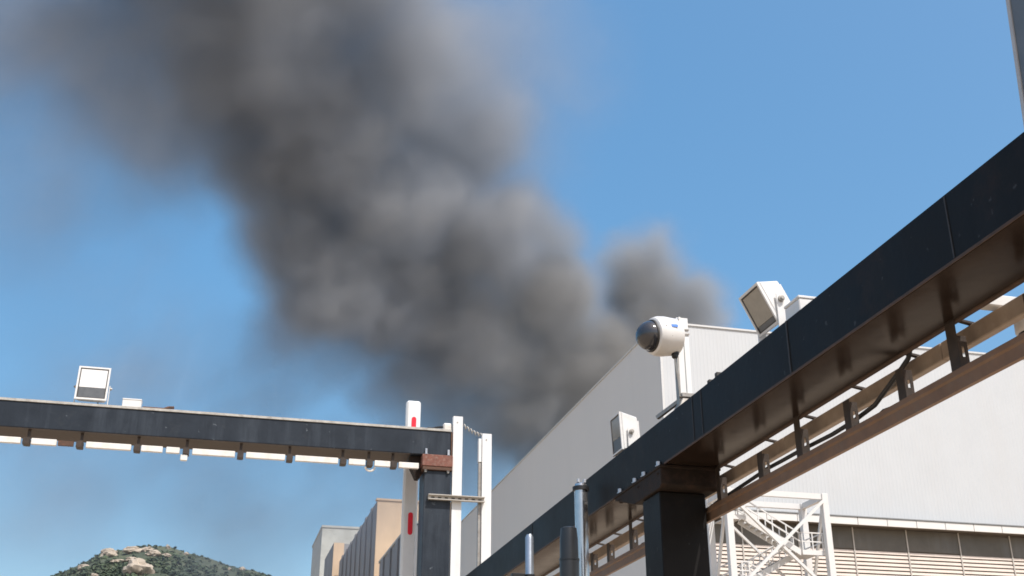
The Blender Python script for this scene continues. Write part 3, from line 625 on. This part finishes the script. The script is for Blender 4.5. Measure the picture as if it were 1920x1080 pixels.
def smoke():
    sm = bpy.data.materials.new('smoke'); sm.use_nodes = True; nt = sm.node_tree; nt.nodes.clear()
    out = nt.nodes.new('ShaderNodeOutputMaterial'); pv = nt.nodes.new('ShaderNodeVolumePrincipled')
    pv.inputs['Density'].default_value = .30; pv.inputs['Anisotropy'].default_value = .1
    # fresh soot near the fire is blacker and browner, older smoke paler and greyer
    geo = nt.nodes.new('ShaderNodeNewGeometry'); vd = nt.nodes.new('ShaderNodeVectorMath'); vd.operation = 'DISTANCE'; vd.inputs[1].default_value = (54, 150, 58)
    mrg = nt.nodes.new('ShaderNodeMapRange'); mrg.inputs[1].default_value = 10; mrg.inputs[2].default_value = 42
    mxc = nt.nodes.new('ShaderNodeMix'); mxc.data_type = 'RGBA'; mxc.inputs[6].default_value = (.47, .455, .43, 1); mxc.inputs[7].default_value = (.67, .685, .71, 1)
    nt.links.new(geo.outputs['Position'], vd.inputs[0]); nt.links.new(vd.outputs['Value'], mrg.inputs[0]); nt.links.new(mrg.outputs[0], mxc.inputs[0]); 
    # thin drifting soot is bluer and absorbs more than the thick billows
    at = nt.nodes.new('ShaderNodeAttribute'); at.attribute_name = 'density'
    mrd = nt.nodes.new('ShaderNodeMapRange'); mrd.inputs[1].default_value = .02; mrd.inputs[2].default_value = .5
    mxd = nt.nodes.new('ShaderNodeMix'); mxd.data_type = 'RGBA'; mxd.inputs[6].default_value = (.36, .42, .52, 1)
    nt.links.new(at.outputs['Fac'], mrd.inputs[0]); nt.links.new(mrd.outputs[0], mxd.inputs[0]); nt.links.new(mxc.outputs[2], mxd.inputs[7]); nt.links.new(mxd.outputs[2], pv.inputs['Color'])
    nt.links.new(pv.outputs[0], out.inputs['Volume'])
    b = MB().box(LO.x, HI.x, LO.y, HI.y, LO.z, HI.z); ob = b.build('smoke', sm)
    tag(ob, 'thick grey smoke billowing from behind the warehouse across the sky', 'smoke', kind='stuff')
    ng = bpy.data.node_groups.new('smoke_volume', 'GeometryNodeTree')
    ng.interface.new_socket('Geometry', in_out='OUTPUT', socket_type='NodeSocketGeometry')
    ng.interface.new_socket('Geometry', in_out='INPUT', socket_type='NodeSocketGeometry')
    N, L = ng.nodes, ng.links
    go = N.new('NodeGroupOutput'); N.new('NodeGroupInput')
    vc = N.new('GeometryNodeVolumeCube'); vc.inputs['Min'].default_value = LO; vc.inputs['Max'].default_value = HI
    for k, r in zip('XYZ', RES): vc.inputs['Resolution '+k].default_value = r
    smt = N.new('GeometryNodeSetMaterial'); smt.inputs['Material'].default_value = sm
    L.new(vc.outputs[0], smt.inputs[0]); L.new(smt.outputs[0], go.inputs[0])
    pos = N.new('GeometryNodeInputPosition').outputs[0]
    def noise(vec, scale, detail, rough=.55):
        n = N.new('ShaderNodeTexNoise'); n.inputs['Scale'].default_value = scale; n.inputs['Detail'].default_value = detail; n.inputs['Roughness'].default_value = rough
        L.new(vec, n.inputs['Vector']); return n
    def vm(op, a, b_=None, s=None):
        n = N.new('ShaderNodeVectorMath'); n.operation = op; L.new(a, n.inputs[0])
        if b_ is not None:
            if hasattr(b_, 'links') or hasattr(b_, 'is_linked'): L.new(b_, n.inputs[1])
            else: n.inputs[1].default_value = b_
        if s is not None: n.inputs['Scale'].default_value = s
        return n.outputs['Value'] if op == 'DISTANCE' else n.outputs[0]
    def ma(op, a, b_=None):
        n = N.new('ShaderNodeMath'); n.operation = op
        for i, v in enumerate((a, b_)):
            if v is None: continue
            if isinstance(v, (int, float)): n.inputs[i].default_value = v
            else: L.new(v, n.inputs[i])
        return n.outputs[0]
    def mrange(v, a, b_, c_, d_, smooth=True):
        n = N.new('ShaderNodeMapRange'); n.interpolation_type = 'SMOOTHSTEP' if smooth else 'LINEAR'
        for i, q in enumerate((a, b_, c_, d_)): n.inputs[i+1].default_value = q
        L.new(v, n.inputs[0]); return n.outputs[0]
    n1 = noise(pos, .055, 2); n2 = noise(pos, .16, 4)
    d1 = vm('SCALE', vm('SUBTRACT', n1.outputs['Color'], (.5, .5, .5)), s=14.0)
    d2 = vm('SCALE', vm('SUBTRACT', n2.outputs['Color'], (.5, .5, .5)), s=5.0)
    n5 = noise(pos, .42, 3)
    d3 = vm('SCALE', vm('SUBTRACT', n5.outputs['Color'], (.5, .5, .5)), s=2.6)
    p = vm('ADD', vm('ADD', vm('ADD', pos, d1), d2), d3)
    acc = None
    for x, y, z, r, de, so_ in BL:
        f = ma('DIVIDE', vm('DISTANCE', p, (x, y, z)), r)
        v = mrange(f, 1.15, so_, 0.0, de)
        acc = v if acc is None else ma('MAXIMUM', acc, v)
    rot = N.new('ShaderNodeVectorRotate'); rot.rotation_type = 'Y_AXIS'; rot.inputs['Angle'].default_value = math.radians(-50)
    L.new(p, rot.inputs['Vector']); stv = vm('MULTIPLY', rot.outputs[0], (1.0, 1.0, .38))
    n3 = noise(stv, .15, 6, .64)
    acc = ma('MULTIPLY', acc, mrange(n3.outputs['Fac'], .28, .66, .58, 1.15))
    n4 = noise(stv, .085, 6, .6)
    veil = None
    for x, y, z, r, de, so_ in VEIL:
        v = mrange(ma('DIVIDE', vm('DISTANCE', p, (x, y, z)), r), 1.1, so_, 0.0, de)
        veil = v if veil is None else ma('MAXIMUM', veil, v)
    veil = ma('MULTIPLY', veil, mrange(n4.outputs['Fac'], .36, .68, .08, 1.3))
    acc = ma('ADD', acc, veil)
    L.new(acc, vc.inputs['Density'])
    md = ob.modifiers.new('smoke_volume', 'NODES'); md.node_group = ng
    return ob
smoke()
